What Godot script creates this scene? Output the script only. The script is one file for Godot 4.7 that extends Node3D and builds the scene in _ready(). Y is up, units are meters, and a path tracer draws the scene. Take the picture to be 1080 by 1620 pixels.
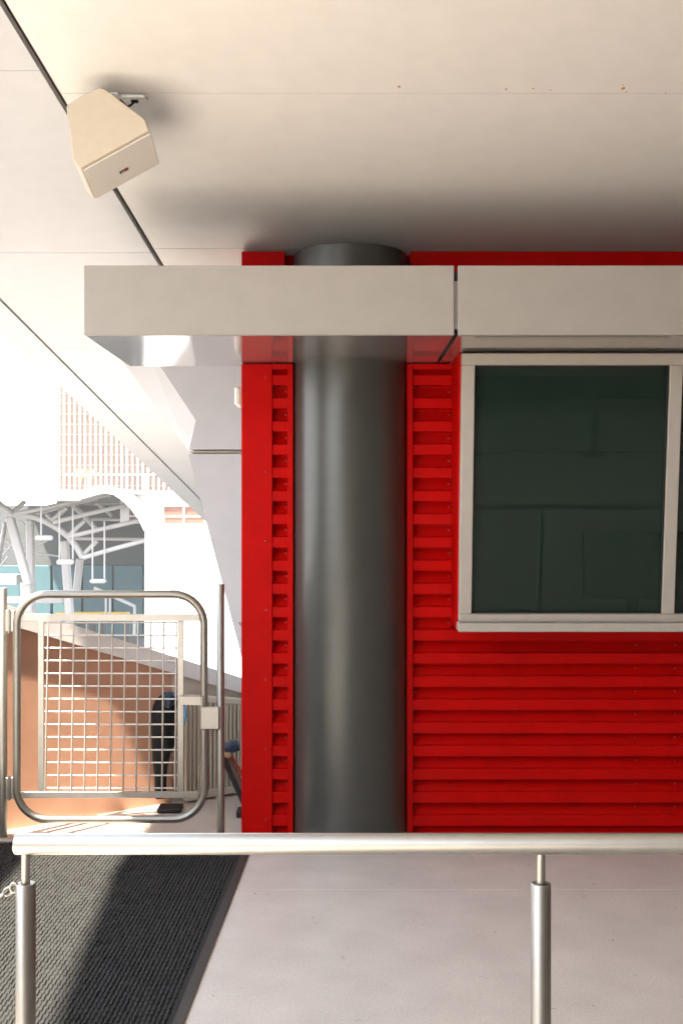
extends Node3D

const F := 1800.0          # focal length in photo pixels
const EYE := 1.61
const OPEN_X := -2.375        # behind the camera the deck stops here and the strip on its left lies open to the sky
var used := {}
var M := {}
var rng := RandomNumberGenerator.new()

# ---------------------------------------------------------------- helpers
func W(px: float, py: float, d: float) -> Vector3:
	return Vector3((px - 540.0) / F * d, EYE + (810.0 - py) / F * d, -d)

func numbered(called: String) -> String:
	if not used.has(called):
		used[called] = 0
		return called
	used[called] += 1
	return "%s_%03d" % [called, used[called]]

func thing(called: String, label: String, category: String, at := Vector3.ZERO, group := "") -> Node3D:
	var o := Node3D.new()
	o.name = numbered(called)
	add_child(o)
	o.position = at
	o.set_meta("label", label)
	o.set_meta("category", category)
	if group != "":
		o.set_meta("group", group)
	return o

func structure(called: String, label: String, category: String) -> Node3D:
	var o := thing(called, label, category)
	o.set_meta("kind", "structure")
	return o

func begin() -> SurfaceTool:
	var s := SurfaceTool.new()
	s.begin(Mesh.PRIMITIVE_TRIANGLES)
	s.set_smooth_group(-1)
	return s

# commits what was built in world coordinates as one part of a thing whose origin lies at parent.position
func part(s: SurfaceTool, called: String, m: Material, parent: Node3D) -> MeshInstance3D:
	s.generate_normals()
	var o := MeshInstance3D.new()
	o.mesh = s.commit()
	o.name = called
	o.material_override = m
	parent.add_child(o, true)
	var p: Node = parent
	var off := Vector3.ZERO
	while p != self and p is Node3D:
		off += (p as Node3D).position
		p = p.get_parent()
	o.position = -off
	return o

func tri(s: SurfaceTool, a: Vector3, b: Vector3, c: Vector3, out: Vector3) -> void:
	if (a - c).cross(a - b).dot(out) < 0.0:
		var t := b
		b = c
		c = t
	s.add_vertex(a)
	s.add_vertex(b)
	s.add_vertex(c)

func quad(s: SurfaceTool, a: Vector3, b: Vector3, c: Vector3, d: Vector3, out: Vector3) -> void:
	tri(s, a, b, c, out)
	tri(s, a, c, d, out)

func prism(s: SurfaceTool, poly: Array, off: Vector3) -> void:
	var n := Vector3.ZERO
	for i in poly.size():
		var p: Vector3 = poly[i]
		var q: Vector3 = poly[(i + 1) % poly.size()]
		n += p.cross(q)
	n = n.normalized()
	var u: Vector3 = (poly[1] - poly[0]).normalized()
	var v := n.cross(u)
	var flat := PackedVector2Array()
	for p in poly:
		flat.append(Vector2(p.dot(u), p.dot(v)))
	var idx := Geometry2D.triangulate_polygon(flat)
	for i in range(0, idx.size(), 3):
		var a: Vector3 = poly[idx[i]]
		var b: Vector3 = poly[idx[i + 1]]
		var c: Vector3 = poly[idx[i + 2]]
		tri(s, a, b, c, -off)
		tri(s, a + off, b + off, c + off, off)
	for i in poly.size():
		var p: Vector3 = poly[i]
		var q: Vector3 = poly[(i + 1) % poly.size()]
		quad(s, p, q, q + off, p + off, (q - p).cross(n))

# chamfered box
func cbox(s: SurfaceTool, c: Vector3, size: Vector3, bevel := 0.0, basis := Basis.IDENTITY) -> void:
	var h := size * 0.5
	var b: float = minf(bevel, minf(h.x, minf(h.y, h.z)) * 0.9)
	var ax := [basis.x, basis.y, basis.z]
	var hh := [h.x, h.y, h.z]
	for a in 3:
		var u := (a + 1) % 3
		var v := (a + 2) % 3
		for sg in [-1.0, 1.0]:
			var o: Vector3 = ax[a] * hh[a] * sg
			var eu: Vector3 = ax[u] * (hh[u] - b)
			var ev: Vector3 = ax[v] * (hh[v] - b)
			quad(s, c + o + eu + ev, c + o - eu + ev, c + o - eu - ev, c + o + eu - ev, o)
	if b <= 0.0:
		return
	for a in 3:
		var u := (a + 1) % 3
		var v := (a + 2) % 3
		for su in [-1.0, 1.0]:
			for sv in [-1.0, 1.0]:
				var l: Vector3 = ax[a] * (hh[a] - b)
				var e1: Vector3 = ax[u] * hh[u] * su + ax[v] * (hh[v] - b) * sv
				var e2: Vector3 = ax[u] * (hh[u] - b) * su + ax[v] * hh[v] * sv
				quad(s, c + e1 + l, c + e1 - l, c + e2 - l, c + e2 + l, e1 + e2)
	for sx in [-1.0, 1.0]:
		for sy in [-1.0, 1.0]:
			for sz in [-1.0, 1.0]:
				var i: Vector3 = ax[0] * (h.x - b) * sx + ax[1] * (h.y - b) * sy + ax[2] * (h.z - b) * sz
				tri(s, c + i + ax[0] * b * sx, c + i + ax[1] * b * sy, c + i + ax[2] * b * sz, i)

# box from two corners
func bx(s: SurfaceTool, lo: Vector3, hi: Vector3, bevel := 0.0) -> void:
	cbox(s, (lo + hi) * 0.5, (hi - lo).abs(), bevel)

func tube(s: SurfaceTool, pts: Array, r: float, seg := 14, closed := false, caps := true, r2 := -1.0) -> void:
	var n := pts.size()
	var rings := []
	var up := Vector3.ZERO
	for i in n:
		var a: Vector3 = pts[(i - 1 + n) % n] if (closed or i > 0) else pts[i]
		var b: Vector3 = pts[(i + 1) % n] if (closed or i < n - 1) else pts[i]
		var t := (b - a).normalized()
		if up == Vector3.ZERO:
			up = t.cross(Vector3.UP if absf(t.y) < 0.9 else Vector3.RIGHT).normalized()
		up = (up - t * up.dot(t)).normalized()
		var side := t.cross(up)
		var ring := []
		var rr: float = r if r2 < 0.0 else lerpf(r, r2, float(i) / float(n - 1))
		for k in seg:
			var an := TAU * k / seg
			ring.append(pts[i] + (up * cos(an) + side * sin(an)) * rr)
		rings.append(ring)
	s.set_smooth_group(1)
	for i in (n if closed else n - 1):
		var j := (i + 1) % n
		for k in seg:
			var l := (k + 1) % seg
			var mid: Vector3 = (pts[i] + pts[j]) * 0.5
			quad(s, rings[i][k], rings[i][l], rings[j][l], rings[j][k], (rings[i][k] + rings[j][l]) * 0.5 - mid)
	s.set_smooth_group(-1)
	if caps and not closed:
		for e in [0, n - 1]:
			var out: Vector3 = pts[0] - pts[1] if e == 0 else pts[n - 1] - pts[n - 2]
			for k in seg:
				tri(s, pts[e], rings[e][k], rings[e][(k + 1) % seg], out)

# a bar of rectangular section between two points; w across in the plane facing the viewer, t along depth
func bar(s: SurfaceTool, a: Vector3, b: Vector3, w: float, t: float, bevel := 0.0) -> void:
	var x := (b - a).normalized()
	var z := Vector3(0, 0, 1)
	if absf(x.z) > 0.95:
		z = Vector3.UP
	var y := z.cross(x).normalized()
	z = x.cross(y)
	cbox(s, (a + b) * 0.5, Vector3((b - a).length(), w, t), bevel, Basis(x, y, z))

func rounded(c0: Vector2, c1: Vector2, r: float, n := 8) -> Array:
	var out := []
	var cs := [[Vector2(c1.x - r, c1.y - r), 0.0], [Vector2(c0.x + r, c1.y - r), PI / 2], [Vector2(c0.x + r, c0.y + r), PI], [Vector2(c1.x - r, c0.y + r), 1.5 * PI]]
	for c in cs:
		for k in n + 1:
			var a: float = c[1] + PI / 2 * k / n
			out.append(c[0] + Vector2(cos(a), sin(a)) * r)
	return out

func rivet(parent: Node3D, m: Material, p: Vector3, r: float) -> void:
	var s := begin()
	tube(s, [p, p + Vector3(0, 0, r * 0.5), p + Vector3(0, 0, r * 0.75)], r, 8, false, true, r * 0.55)
	part(s, "screw", m, parent)

# ---------------------------------------------------------------- materials
func lin(r: float, g: float, b: float) -> Color:
	return Color(r, g, b).linear_to_srgb()

func grain(seed_: int, fine: float, coarse: float, size := 512, f_fine := 0.35, f_coarse := 0.012) -> ImageTexture:
	var n1 := FastNoiseLite.new()
	n1.seed = seed_
	n1.noise_type = FastNoiseLite.TYPE_SIMPLEX
	n1.frequency = f_fine
	n1.fractal_octaves = 2
	var n2 := FastNoiseLite.new()
	n2.seed = seed_ + 7
	n2.frequency = f_coarse
	n2.fractal_octaves = 4
	var a := n1.get_seamless_image(size, size)
	var b := n2.get_seamless_image(size, size)
	var im := Image.create(size, size, false, Image.FORMAT_RGB8)
	for y in size:
		for x in size:
			var v: float = 1.0 - fine * (1.0 - a.get_pixel(x, y).r) - coarse * (1.0 - b.get_pixel(x, y).r)
			im.set_pixel(x, y, Color(v, v, v))
	return ImageTexture.create_from_image(im)

# small scuffs, grit and spots on the slabs
func stains(tex: ImageTexture) -> ImageTexture:
	var im := tex.get_image()
	var g := RandomNumberGenerator.new()
	g.seed = 99
	var n := im.get_width()
	for i in 70:
		var x := g.randi() % n
		var y := g.randi() % n
		var len_ := 1 + g.randi() % 7
		var a := g.randf() * TAU
		var dark := 0.70 + 0.25 * g.randf()
		for k in len_:
			var px := posmod(int(x + cos(a) * k), n)
			var py := posmod(int(y + sin(a) * k), n)
			im.set_pixel(px, py, im.get_pixel(px, py) * dark)
	return ImageTexture.create_from_image(im)

func bumps(seed_: int, f: float, strength: float, size := 512) -> ImageTexture:
	var n1 := FastNoiseLite.new()
	n1.seed = seed_
	n1.frequency = f
	n1.fractal_octaves = 3
	var a := n1.get_seamless_image(size, size)
	a.convert(Image.FORMAT_RGBA8)
	a.bump_map_to_normal_map(strength)
	return ImageTexture.create_from_image(a)

func mat(key: String, c: Color, rough := 0.6, metal := 0.0, tex: Texture2D = null, tile := 1.0, norm: Texture2D = null, nscale := 0.3) -> StandardMaterial3D:
	var m := StandardMaterial3D.new()
	m.albedo_color = c
	m.roughness = rough
	m.metallic = metal
	if tex or norm:
		m.uv1_triplanar = true
		m.uv1_world_triplanar = true
		m.uv1_scale = Vector3.ONE / tile
	if tex:
		m.albedo_texture = tex
	if norm:
		m.normal_enabled = true
		m.normal_texture = norm
		m.normal_scale = nscale
	M[key] = m
	return m

func make_materials() -> void:
	var g_panel := grain(11, 0.07, 0.03)
	var g_floor := grain(23, 0.10, 0.07)
	g_floor = stains(g_floor)
	var g_wall := grain(31, 0.16, 0.09)
	var g_mat := grain(41, 0.85, 0.25, 512, 0.28, 0.02)
	var g_steel := grain(51, 0.05, 0.05)
	var g_paint := grain(61, 0.06, 0.04)
	var b_fine := bumps(71, 0.2, 2.0)
	var b_soft := bumps(72, 0.02, 3.0)
	mat("ceiling", lin(0.76, 0.725, 0.69), 0.55, 0.0, g_panel, 0.9, b_soft, 0.05)
	mat("side_panel", lin(0.56, 0.56, 0.58), 0.5, 0.0, g_panel, 0.9, b_soft, 0.05)
	mat("dark_gap", lin(0.36, 0.30, 0.24), 0.9)
	mat("deck", lin(0.45, 0.43, 0.40), 0.9, 0.0, g_wall, 2.0)
	mat("rust", lin(0.46, 0.22, 0.06), 0.9)
	mat("fascia", lin(0.36, 0.33, 0.295), 0.5, 0.1, g_panel, 0.8, b_soft, 0.06)
	mat("soffit", lin(0.55, 0.52, 0.51), 0.10, 0.75, g_paint, 0.7)
	mat("red", lin(0.56, 0.002, 0.001), 0.5, 0.0, g_floor, 1.3, b_soft, 0.06).metallic_specular = 0.18
	mat("red_screw", lin(0.35, 0.012, 0.008), 0.4)
	mat("light_soak", lin(0.03, 0.03, 0.028), 0.95)  # near black, so the canopy top sends little light upwards
	mat("pale_wall", lin(0.66, 0.61, 0.54), 0.8, 0.0, g_wall, 1.6)
	mat("cavity", lin(0.02, 0.015, 0.012), 0.9)
	mat("column", lin(0.085, 0.085, 0.075), 0.33, 0.35, g_floor, 1.1, b_soft, 0.05)
	mat("frame", lin(0.44, 0.395, 0.34), 0.5, 0.0, g_paint, 0.6)
	mat("gasket", lin(0.012, 0.012, 0.012), 0.7)
	var gl := mat("glass", lin(0.012, 0.03, 0.02), 0.015)
	gl.transparency = BaseMaterial3D.TRANSPARENCY_ALPHA
	gl.albedo_color.a = 0.5
	gl.metallic_specular = 0.36
	mat("room", lin(0.34, 0.35, 0.33), 0.9)
	mat("desk", lin(0.07, 0.065, 0.055), 0.6)
	mat("paper", lin(0.6, 0.57, 0.48), 0.9)
	mat("screen_off", lin(0.02, 0.022, 0.024), 0.15)
	mat("wire", lin(0.66, 0.63, 0.58), 0.42, 0.8, g_steel, 0.5)
	mat("steel", lin(0.38, 0.36, 0.325), 0.42, 1.0, g_steel, 0.5, b_fine, 0.04)
	mat("steel_dull", lin(0.50, 0.48, 0.45), 0.42, 1.0, g_steel, 0.4, b_fine, 0.08)
	mat("floor", lin(0.70, 0.635, 0.57), 0.42, 0.0, g_floor, 2.2, b_fine, 0.03)
	mat("joint", lin(0.12, 0.10, 0.085), 0.9)
	mat("kerb", lin(0.46, 0.41, 0.36), 0.8, 0.0, g_wall, 0.8)
	mat("mat", lin(0.08, 0.08, 0.077), 0.95, 0.0, g_mat, 0.16, b_fine, 0.9)
	mat("mat_edge", lin(0.04, 0.034, 0.03), 0.55, 0.0, g_wall, 0.4)
	mat("pier", lin(0.43, 0.415, 0.42), 0.55, 0.0, g_panel, 1.2)
	mat("salmon", lin(0.56, 0.30, 0.195), 0.85, 0.0, g_wall, 0.9, b_fine, 0.15)
	mat("coping", lin(0.85, 0.83, 0.80), 0.7, 0.0, g_wall, 1.1)
	mat("cream_render", lin(0.66, 0.59, 0.48), 0.85, 0.0, g_wall, 0.9)
	mat("slat", lin(0.62, 0.57, 0.47), 0.6, 0.0, g_paint, 0.5)
	mat("speaker_shell", lin(0.52, 0.45, 0.35), 0.55, 0.0, g_panel, 0.3, b_fine, 0.08)
	mat("speaker_grille", lin(0.66, 0.62, 0.57), 0.5, 0.0, g_paint, 0.12, b_fine, 0.25)
	mat("black", lin(0.012, 0.013, 0.015), 0.6)
	mat("black_cloth", lin(0.014, 0.017, 0.021), 0.9, 0.0, g_mat, 0.3)
	mat("navy", lin(0.012, 0.03, 0.06), 0.45)
	mat("blue", lin(0.10, 0.28, 0.50), 0.4)
	mat("tan", lin(0.45, 0.32, 0.18), 0.6)
	mat("brown", lin(0.20, 0.11, 0.07), 0.6)
	mat("redbar", lin(0.5, 0.05, 0.03), 0.4)
	mat("white_plastic", lin(0.75, 0.73, 0.69), 0.4)
	mat("badge_red", lin(0.5, 0.03, 0.02), 0.4)
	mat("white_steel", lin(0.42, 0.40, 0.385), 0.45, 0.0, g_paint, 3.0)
	mat("white_wall", lin(0.78, 0.76, 0.73), 0.8, 0.0, g_wall, 6.0)
	mat("teal", lin(0.03, 0.085, 0.10), 0.6, 0.0, g_paint, 4.0)
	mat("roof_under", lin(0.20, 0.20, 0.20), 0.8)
	mat("dark_wall", lin(0.05, 0.055, 0.055), 0.8)
	mat("yellow", lin(0.60, 0.38, 0.04), 0.6)
	mat("tower_fin", lin(0.78, 0.74, 0.68), 0.8, 0.0, g_wall, 8.0)
	mat("tower_glass", lin(0.36, 0.20, 0.15), 0.3)
	mat("window_brown", lin(0.13, 0.05, 0.03), 0.5)
	mat("ground", lin(0.09, 0.088, 0.085), 0.9, 0.0, g_wall, 9.0)
	mat("leaf", lin(0.34, 0.31, 0.10), 0.7)
	mat("bark", lin(0.10, 0.07, 0.05), 0.9)
	mat("post_dark", lin(0.06, 0.06, 0.06), 0.5)
	mat("added_wall", lin(0.22, 0.195, 0.165), 0.8, 0.0, g_wall, 1.6)  # tone of the walls and pillar added out of view
	var lg := mat("lamp_green", lin(0.1, 0.5, 0.3), 0.4)
	lg.emission_enabled = true
	lg.emission = Color(0.4, 1.0, 0.7)
	lg.emission_energy_multiplier = 0.4
	var lr := mat("lamp_red", lin(0.5, 0.02, 0.02), 0.4)
	lr.emission_enabled = true
	lr.emission = Color(1.0, 0.1, 0.1)
	lr.emission_energy_multiplier = 0.4

# ---------------------------------------------------------------- scene
func _ready() -> void:
	rng.seed = 20240
	var cam := Camera3D.new()
	cam.name = "camera"
	cam.position = Vector3(0, EYE, 0)
	cam.fov = rad_to_deg(2.0 * atan(810.0 / F))
	cam.near = 0.05
	cam.far = 1500.0
	add_child(cam)
	cam.current = true

	var env := Environment.new()
	env.background_mode = Environment.BG_SKY
	var sky := Sky.new()
	var sm := ProceduralSkyMaterial.new()
	sm.sky_top_color = Color(0.72, 0.78, 0.86)
	sm.sky_horizon_color = Color(0.93, 0.94, 0.96)
	sm.sky_curve = 0.25
	sm.ground_bottom_color = Color(0.55, 0.52, 0.48)
	sm.ground_horizon_color = Color(0.8, 0.8, 0.8)
	sm.sun_angle_max = 0.0
	sky.sky_material = sm
	env.sky = sky
	env.tonemap_mode = Environment.TONE_MAPPER_LINEAR
	env.tonemap_exposure = 8.0
	env.fog_enabled = true
	env.fog_density = 0.0006
	env.fog_light_color = Color(0.97, 0.96, 0.94)
	env.sdfgi_enabled = true
	env.ssao_enabled = true
	env.ssil_enabled = true
	var we := WorldEnvironment.new()
	we.name = "environment"
	we.environment = env
	add_child(we)

	var sun := DirectionalLight3D.new()
	sun.name = "sun"
	sun.light_color = Color(1.0, 0.955, 0.88)
	sun.light_energy = 1.5
	sun.light_angular_distance = 1.2
	sun.shadow_enabled = true
	add_child(sun)
	sun.look_at_from_position(Vector3.ZERO, Vector3(0.405, -1.0, -0.42), Vector3.FORWARD)

	make_materials()
	build_ground()
	build_ceiling()
	build_booth()
	build_canopy()
	build_pier()
	build_boundary()
	build_far()
	build_rail()
	build_gate()
	build_speaker()
	build_small()

# ---------------------------------------------------------------- ground and floor
func build_ground() -> void:
	var g := structure("ground", "grey asphalt ground far below the platform", "ground")
	var s := begin()
	quad(s, Vector3(-600, -6, 120), Vector3(600, -6, 120), Vector3(600, -6, -900), Vector3(-600, -6, -900), Vector3.UP)
	part(s, "ground_sheet", M.ground, g)

	var p := structure("platform_floor", "smooth beige platform floor of large slabs under the ceiling", "floor")
	s = begin()
	bx(s, Vector3(-5.05, -0.9, -5.65), Vector3(7.0, -0.025, 8.0))
	bx(s, Vector3(-2.6, -0.9, -9.0), Vector3(7.0, -0.025, -5.651))
	part(s, "floor_base", M.joint, p)
	# slabs: wide sheets with thin joints across; one joint shows 4.85 m away
	var xs := [-5.05, -2.6, 2.6, 7.0]
	var zs := [9.0, 7.85, 6.35, 5.65, 4.85, 3.35, 1.85, 0.35, -1.15, -2.65, -4.15, -5.65, -7.15, -8.0]
	for i in zs.size() - 1:
		for k in xs.size() - 1:
			if k == 0 and zs[i] > 6.0:
				continue
			s = begin()
			bx(s, Vector3(xs[k] + 0.0016, -0.03, -zs[i] + 0.0016), Vector3(xs[k + 1] - 0.0016, 0.0, -zs[i + 1] - 0.0016), 0.0012)
			part(s, "floor_slab", M.floor, p)

	# entrance mat: flat base, real ridges along its length, rubber edge on the right
	var t := thing("entrance_mat", "dark ribbed carpet mat on the floor in front of the gate", "mat")
	var dirx := 0.035
	var e0 := -0.434 - dirx * 5.32      # right edge x at depth d is e0 + dirx * d
	var far := 5.515
	var near := 3.3
	var xl := -3.4                       # left edge lies this far from the right edge
	s = begin()
	prism(s, [Vector3(e0 + dirx * near + xl, 0.004, -near), Vector3(e0 + dirx * near - 0.036, 0.004, -near), Vector3(e0 + dirx * far - 0.036, 0.004, -far), Vector3(e0 + dirx * far + xl, 0.004, -far)], Vector3(0, 0.004, 0))
	part(s, "backing", M.mat, t)
	s = begin()
	prism(s, [Vector3(e0 + dirx * near - 0.036, 0.004, -near), Vector3(e0 + dirx * near, 0.004, -near), Vector3(e0 + dirx * far, 0.004, -far), Vector3(e0 + dirx * far - 0.036, 0.004, -far)], Vector3(0, 0.003, 0))
	part(s, "rubber_edge", M.mat_edge, t)
	s = begin()
	var pitch := 0.0165
	var count := int((-xl - 0.06) / pitch)
	for i in count:
		var off := -0.052 - i * pitch
		# each ridge is a row of short woven loops with an uneven crest
		var d := near
		while d < far - 0.02:
			var len_ := 0.034 + rng.randf() * 0.012
			var d2: float = minf(d + len_, far)
			var h := 0.0115 + rng.randf() * 0.003
			var skew := 0.004
			var a := Vector3(e0 + dirx * d + off, 0.007, -d - 0.002)
			var b := Vector3(e0 + dirx * d2 + off - skew, 0.007, -d2 + 0.002)
			var w := Vector3(-0.0125, 0, 0)
			var up := Vector3(0, h - 0.007, 0)
			var iw := Vector3(-0.0035, 0, 0)
			quad(s, a, b, b + iw + up, a + iw + up, Vector3(1, 0.5, 0))
			quad(s, a + w, b + w, b + w - iw + up, a + w - iw + up, Vector3(-1, 0.5, 0))
			quad(s, a + iw + up, b + iw + up, b + w - iw + up, a + w - iw + up, Vector3.UP)
			quad(s, a, a + w, a + w - iw + up, a + iw + up, Vector3(0, 0, 1))
			d = d2
	var pile := part(s, "ribbed_pile", M.mat, t)
	pile.set_meta("kind", "stuff")

	# threshold strip between mat and gate
	s = begin()
	bx(s, Vector3(-2.3, 0.004, -5.575), Vector3(-0.52, 0.014, -5.525), 0.003)
	var k := thing("threshold_strip", "pale threshold strip on the floor at the far end of the mat", "threshold")
	part(s, "strip", M.kerb, k)

# ---------------------------------------------------------------- ceiling (a sloping deck seen from below)
func ch(d: float) -> float:
	return 4.0475 - 0.2 * d
func gap_x(d: float) -> float:
	return -1.132 + 0.0934 * (d - 3.773)
func groove_x(d: float) -> float:
	return -1.888 + 0.087 * (d - 6.295)
func edge_x(d: float) -> float:
	if d < 3.65:
		return -2.375
	if d < 6.77:
		return -2.375 + 0.1103 * (d - 3.65)
	return -2.031 + 0.0864 * (d - 6.77)

func cpanel(parent: Node3D, m: Material, x0: Callable, x1: Callable, d0: float, d1: float, called: String) -> MeshInstance3D:
	var s := begin()
	var up := Vector3(0, 0.028, 0)
	var poly := [Vector3(x0.call(d0), ch(d0), -d0), Vector3(x1.call(d0), ch(d0), -d0), Vector3(x1.call(d1), ch(d1), -d1), Vector3(x0.call(d1), ch(d1), -d1)]
	prism(s, poly, up)
	return part(s, called, m, parent)

func build_ceiling() -> void:
	var c := structure("ceiling", "sloping white panelled ceiling with a dark shadow gap running through it", "ceiling")
	var far := 13.6
	var back := -8.0
	var j := 0.0022
	# main field, right of the shadow gap
	var dm := [far, 12.4, 11.05, 9.7, 8.35, 7.0, 5.647, 4.293, 2.94, 1.59, 0.24, -0.2, -1.65, -3.1, -4.55, -6.0, back]
	for i in dm.size() - 1:
		var p := cpanel(c, M.ceiling, func(d): return gap_x(d) + 0.026 if dm[i] > -0.1 else OPEN_X, func(_d): return 2.598, dm[i] - j, dm[i + 1] + j, "ceiling_panel")
		if i == 6:
			for q in [[631, 137, 0.006], [985, 140, 0.008], [990, 145, 0.004], [843, 140, 0.004], [800, 141, 0.005], [870, 142, 0.003], [985, 134, 0.003], [1052, 147, 0.003]]:
				var dd: float = 4387.5 / (1170.0 - q[1])
				var w := W(q[0], q[1], dd)
				var s := begin()
				var ring := []
				for a in 9:
					var r: float = q[2] * (0.6 + 0.6 * rng.randf())
					var x := cos(TAU * a / 9.0) * r
					var z := sin(TAU * a / 9.0) * r * 1.3
					ring.append(Vector3(w.x + x, ch(-(w.z + z)) - 0.0007, w.z + z))
				prism(s, ring, Vector3(0, 0.0004, 0))
				part(s, "rust_stain", M.rust, p)
		cpanel(c, M.ceiling, func(_d): return 2.602, func(_d): return 7.0, dm[i] - j, dm[i + 1] + j, "ceiling_panel")
	# side field, between shadow gap and groove, and outer edge strip
	var ds := [far, 12.85, 11.39, 9.93, 8.486, 7.1, 5.698, 4.147, 2.7, 1.25, -0.2, -1.65, -3.1, -4.55, -6.0, back]
	for i in ds.size() - 1:
		if ds[i] < -0.1:
			break
		cpanel(c, M.side_panel, func(d): return groove_x(d) + 0.009, func(d): return gap_x(d), ds[i] - j, ds[i + 1] + j, "side_panel")
		cpanel(c, M.side_panel, func(d): return edge_x(d), func(d): return groove_x(d) - 0.009, ds[i] - j, ds[i + 1] + j, "edge_panel")
	# backing seen in the gaps, and the deck above it
	for z in [[0.075, 0.02, "backing", 0.03, M.dark_gap], [0.10, 0.4, "deck", 0.012, M.deck]]:
		var s := begin()
		var in_: float = z[3]
		prism(s, [Vector3(edge_x(far) + in_, ch(far) + z[0], -far), Vector3(6.98, ch(far) + z[0], -far), Vector3(6.98, ch(-0.2) + z[0], 0.2), Vector3(edge_x(-0.2) + in_, ch(-0.2) + z[0], 0.2), Vector3(edge_x(3.65) + in_, ch(3.65) + z[0], -3.65), Vector3(edge_x(6.77) + in_, ch(6.77) + z[0], -6.77)], Vector3(0, z[1], 0))
		prism(s, [Vector3(OPEN_X + in_, ch(-0.202) + z[0], 0.202), Vector3(6.98, ch(-0.202) + z[0], 0.202), Vector3(6.98, ch(back) + z[0], -back), Vector3(OPEN_X + in_, ch(back) + z[0], -back)], Vector3(0, z[1], 0))
		part(s, z[2], z[4], c)
	var s: SurfaceTool
	# edge cladding and parapet of the deck above the open side
	s = begin()
	var tops := [far, 6.77, 3.65, -0.2]
	for i in tops.size() - 1:
		var a: float = tops[i]
		var b: float = tops[i + 1]
		prism(s, [Vector3(edge_x(a), ch(a) + 0.03, -a), Vector3(edge_x(b), ch(b) + 0.03, -b - 0.0005), Vector3(edge_x(b), ch(b) + 0.95, -b - 0.0005), Vector3(edge_x(a), ch(a) + 0.95, -a)], Vector3(0.011, 0, 0))
	part(s, "parapet", M.side_panel, c)

# ---------------------------------------------------------------- red booth
func ribs(parent: Node3D, x0: float, x1: float, top: float, bottom: float) -> void:
	var pitch := 0.11484
	var first := 0.9756 + 0.046       # top of a crest
	var k0 := int(ceil((top - first) / pitch))
	var k := k0
	var node := parent
	while first + k * pitch > bottom:
		var y := first + k * pitch
		# profile from the crest downwards: crest, sharp return, valley, slope out to the next crest
		var prof := [Vector2(y, 5.630), Vector2(y - 0.046, 5.630), Vector2(y - 0.0455, 5.694), Vector2(y - 0.060, 5.690), Vector2(y - 0.1045, 5.652), Vector2(y - pitch + 0.0046, 5.632), Vector2(y - pitch + 0.0006, 5.630), Vector2(y - pitch + 0.0006, 5.7), Vector2(y, 5.7)]
		var clipped := PackedVector2Array()
		for v in prof:
			clipped.append(v)
		var got := Geometry2D.intersect_polygons(clipped, PackedVector2Array([Vector2(bottom, 5.0), Vector2(top, 5.0), Vector2(top, 6.0), Vector2(bottom, 6.0)]))
		for g in got:
			var poly := []
			for v in g:
				poly.append(Vector3(x0, v.x, -v.y))
			var s := begin()
			prism(s, poly, Vector3(x1 - x0, 0, 0))
			part(s, "rib", M.red, node)
		k -= 1

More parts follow.
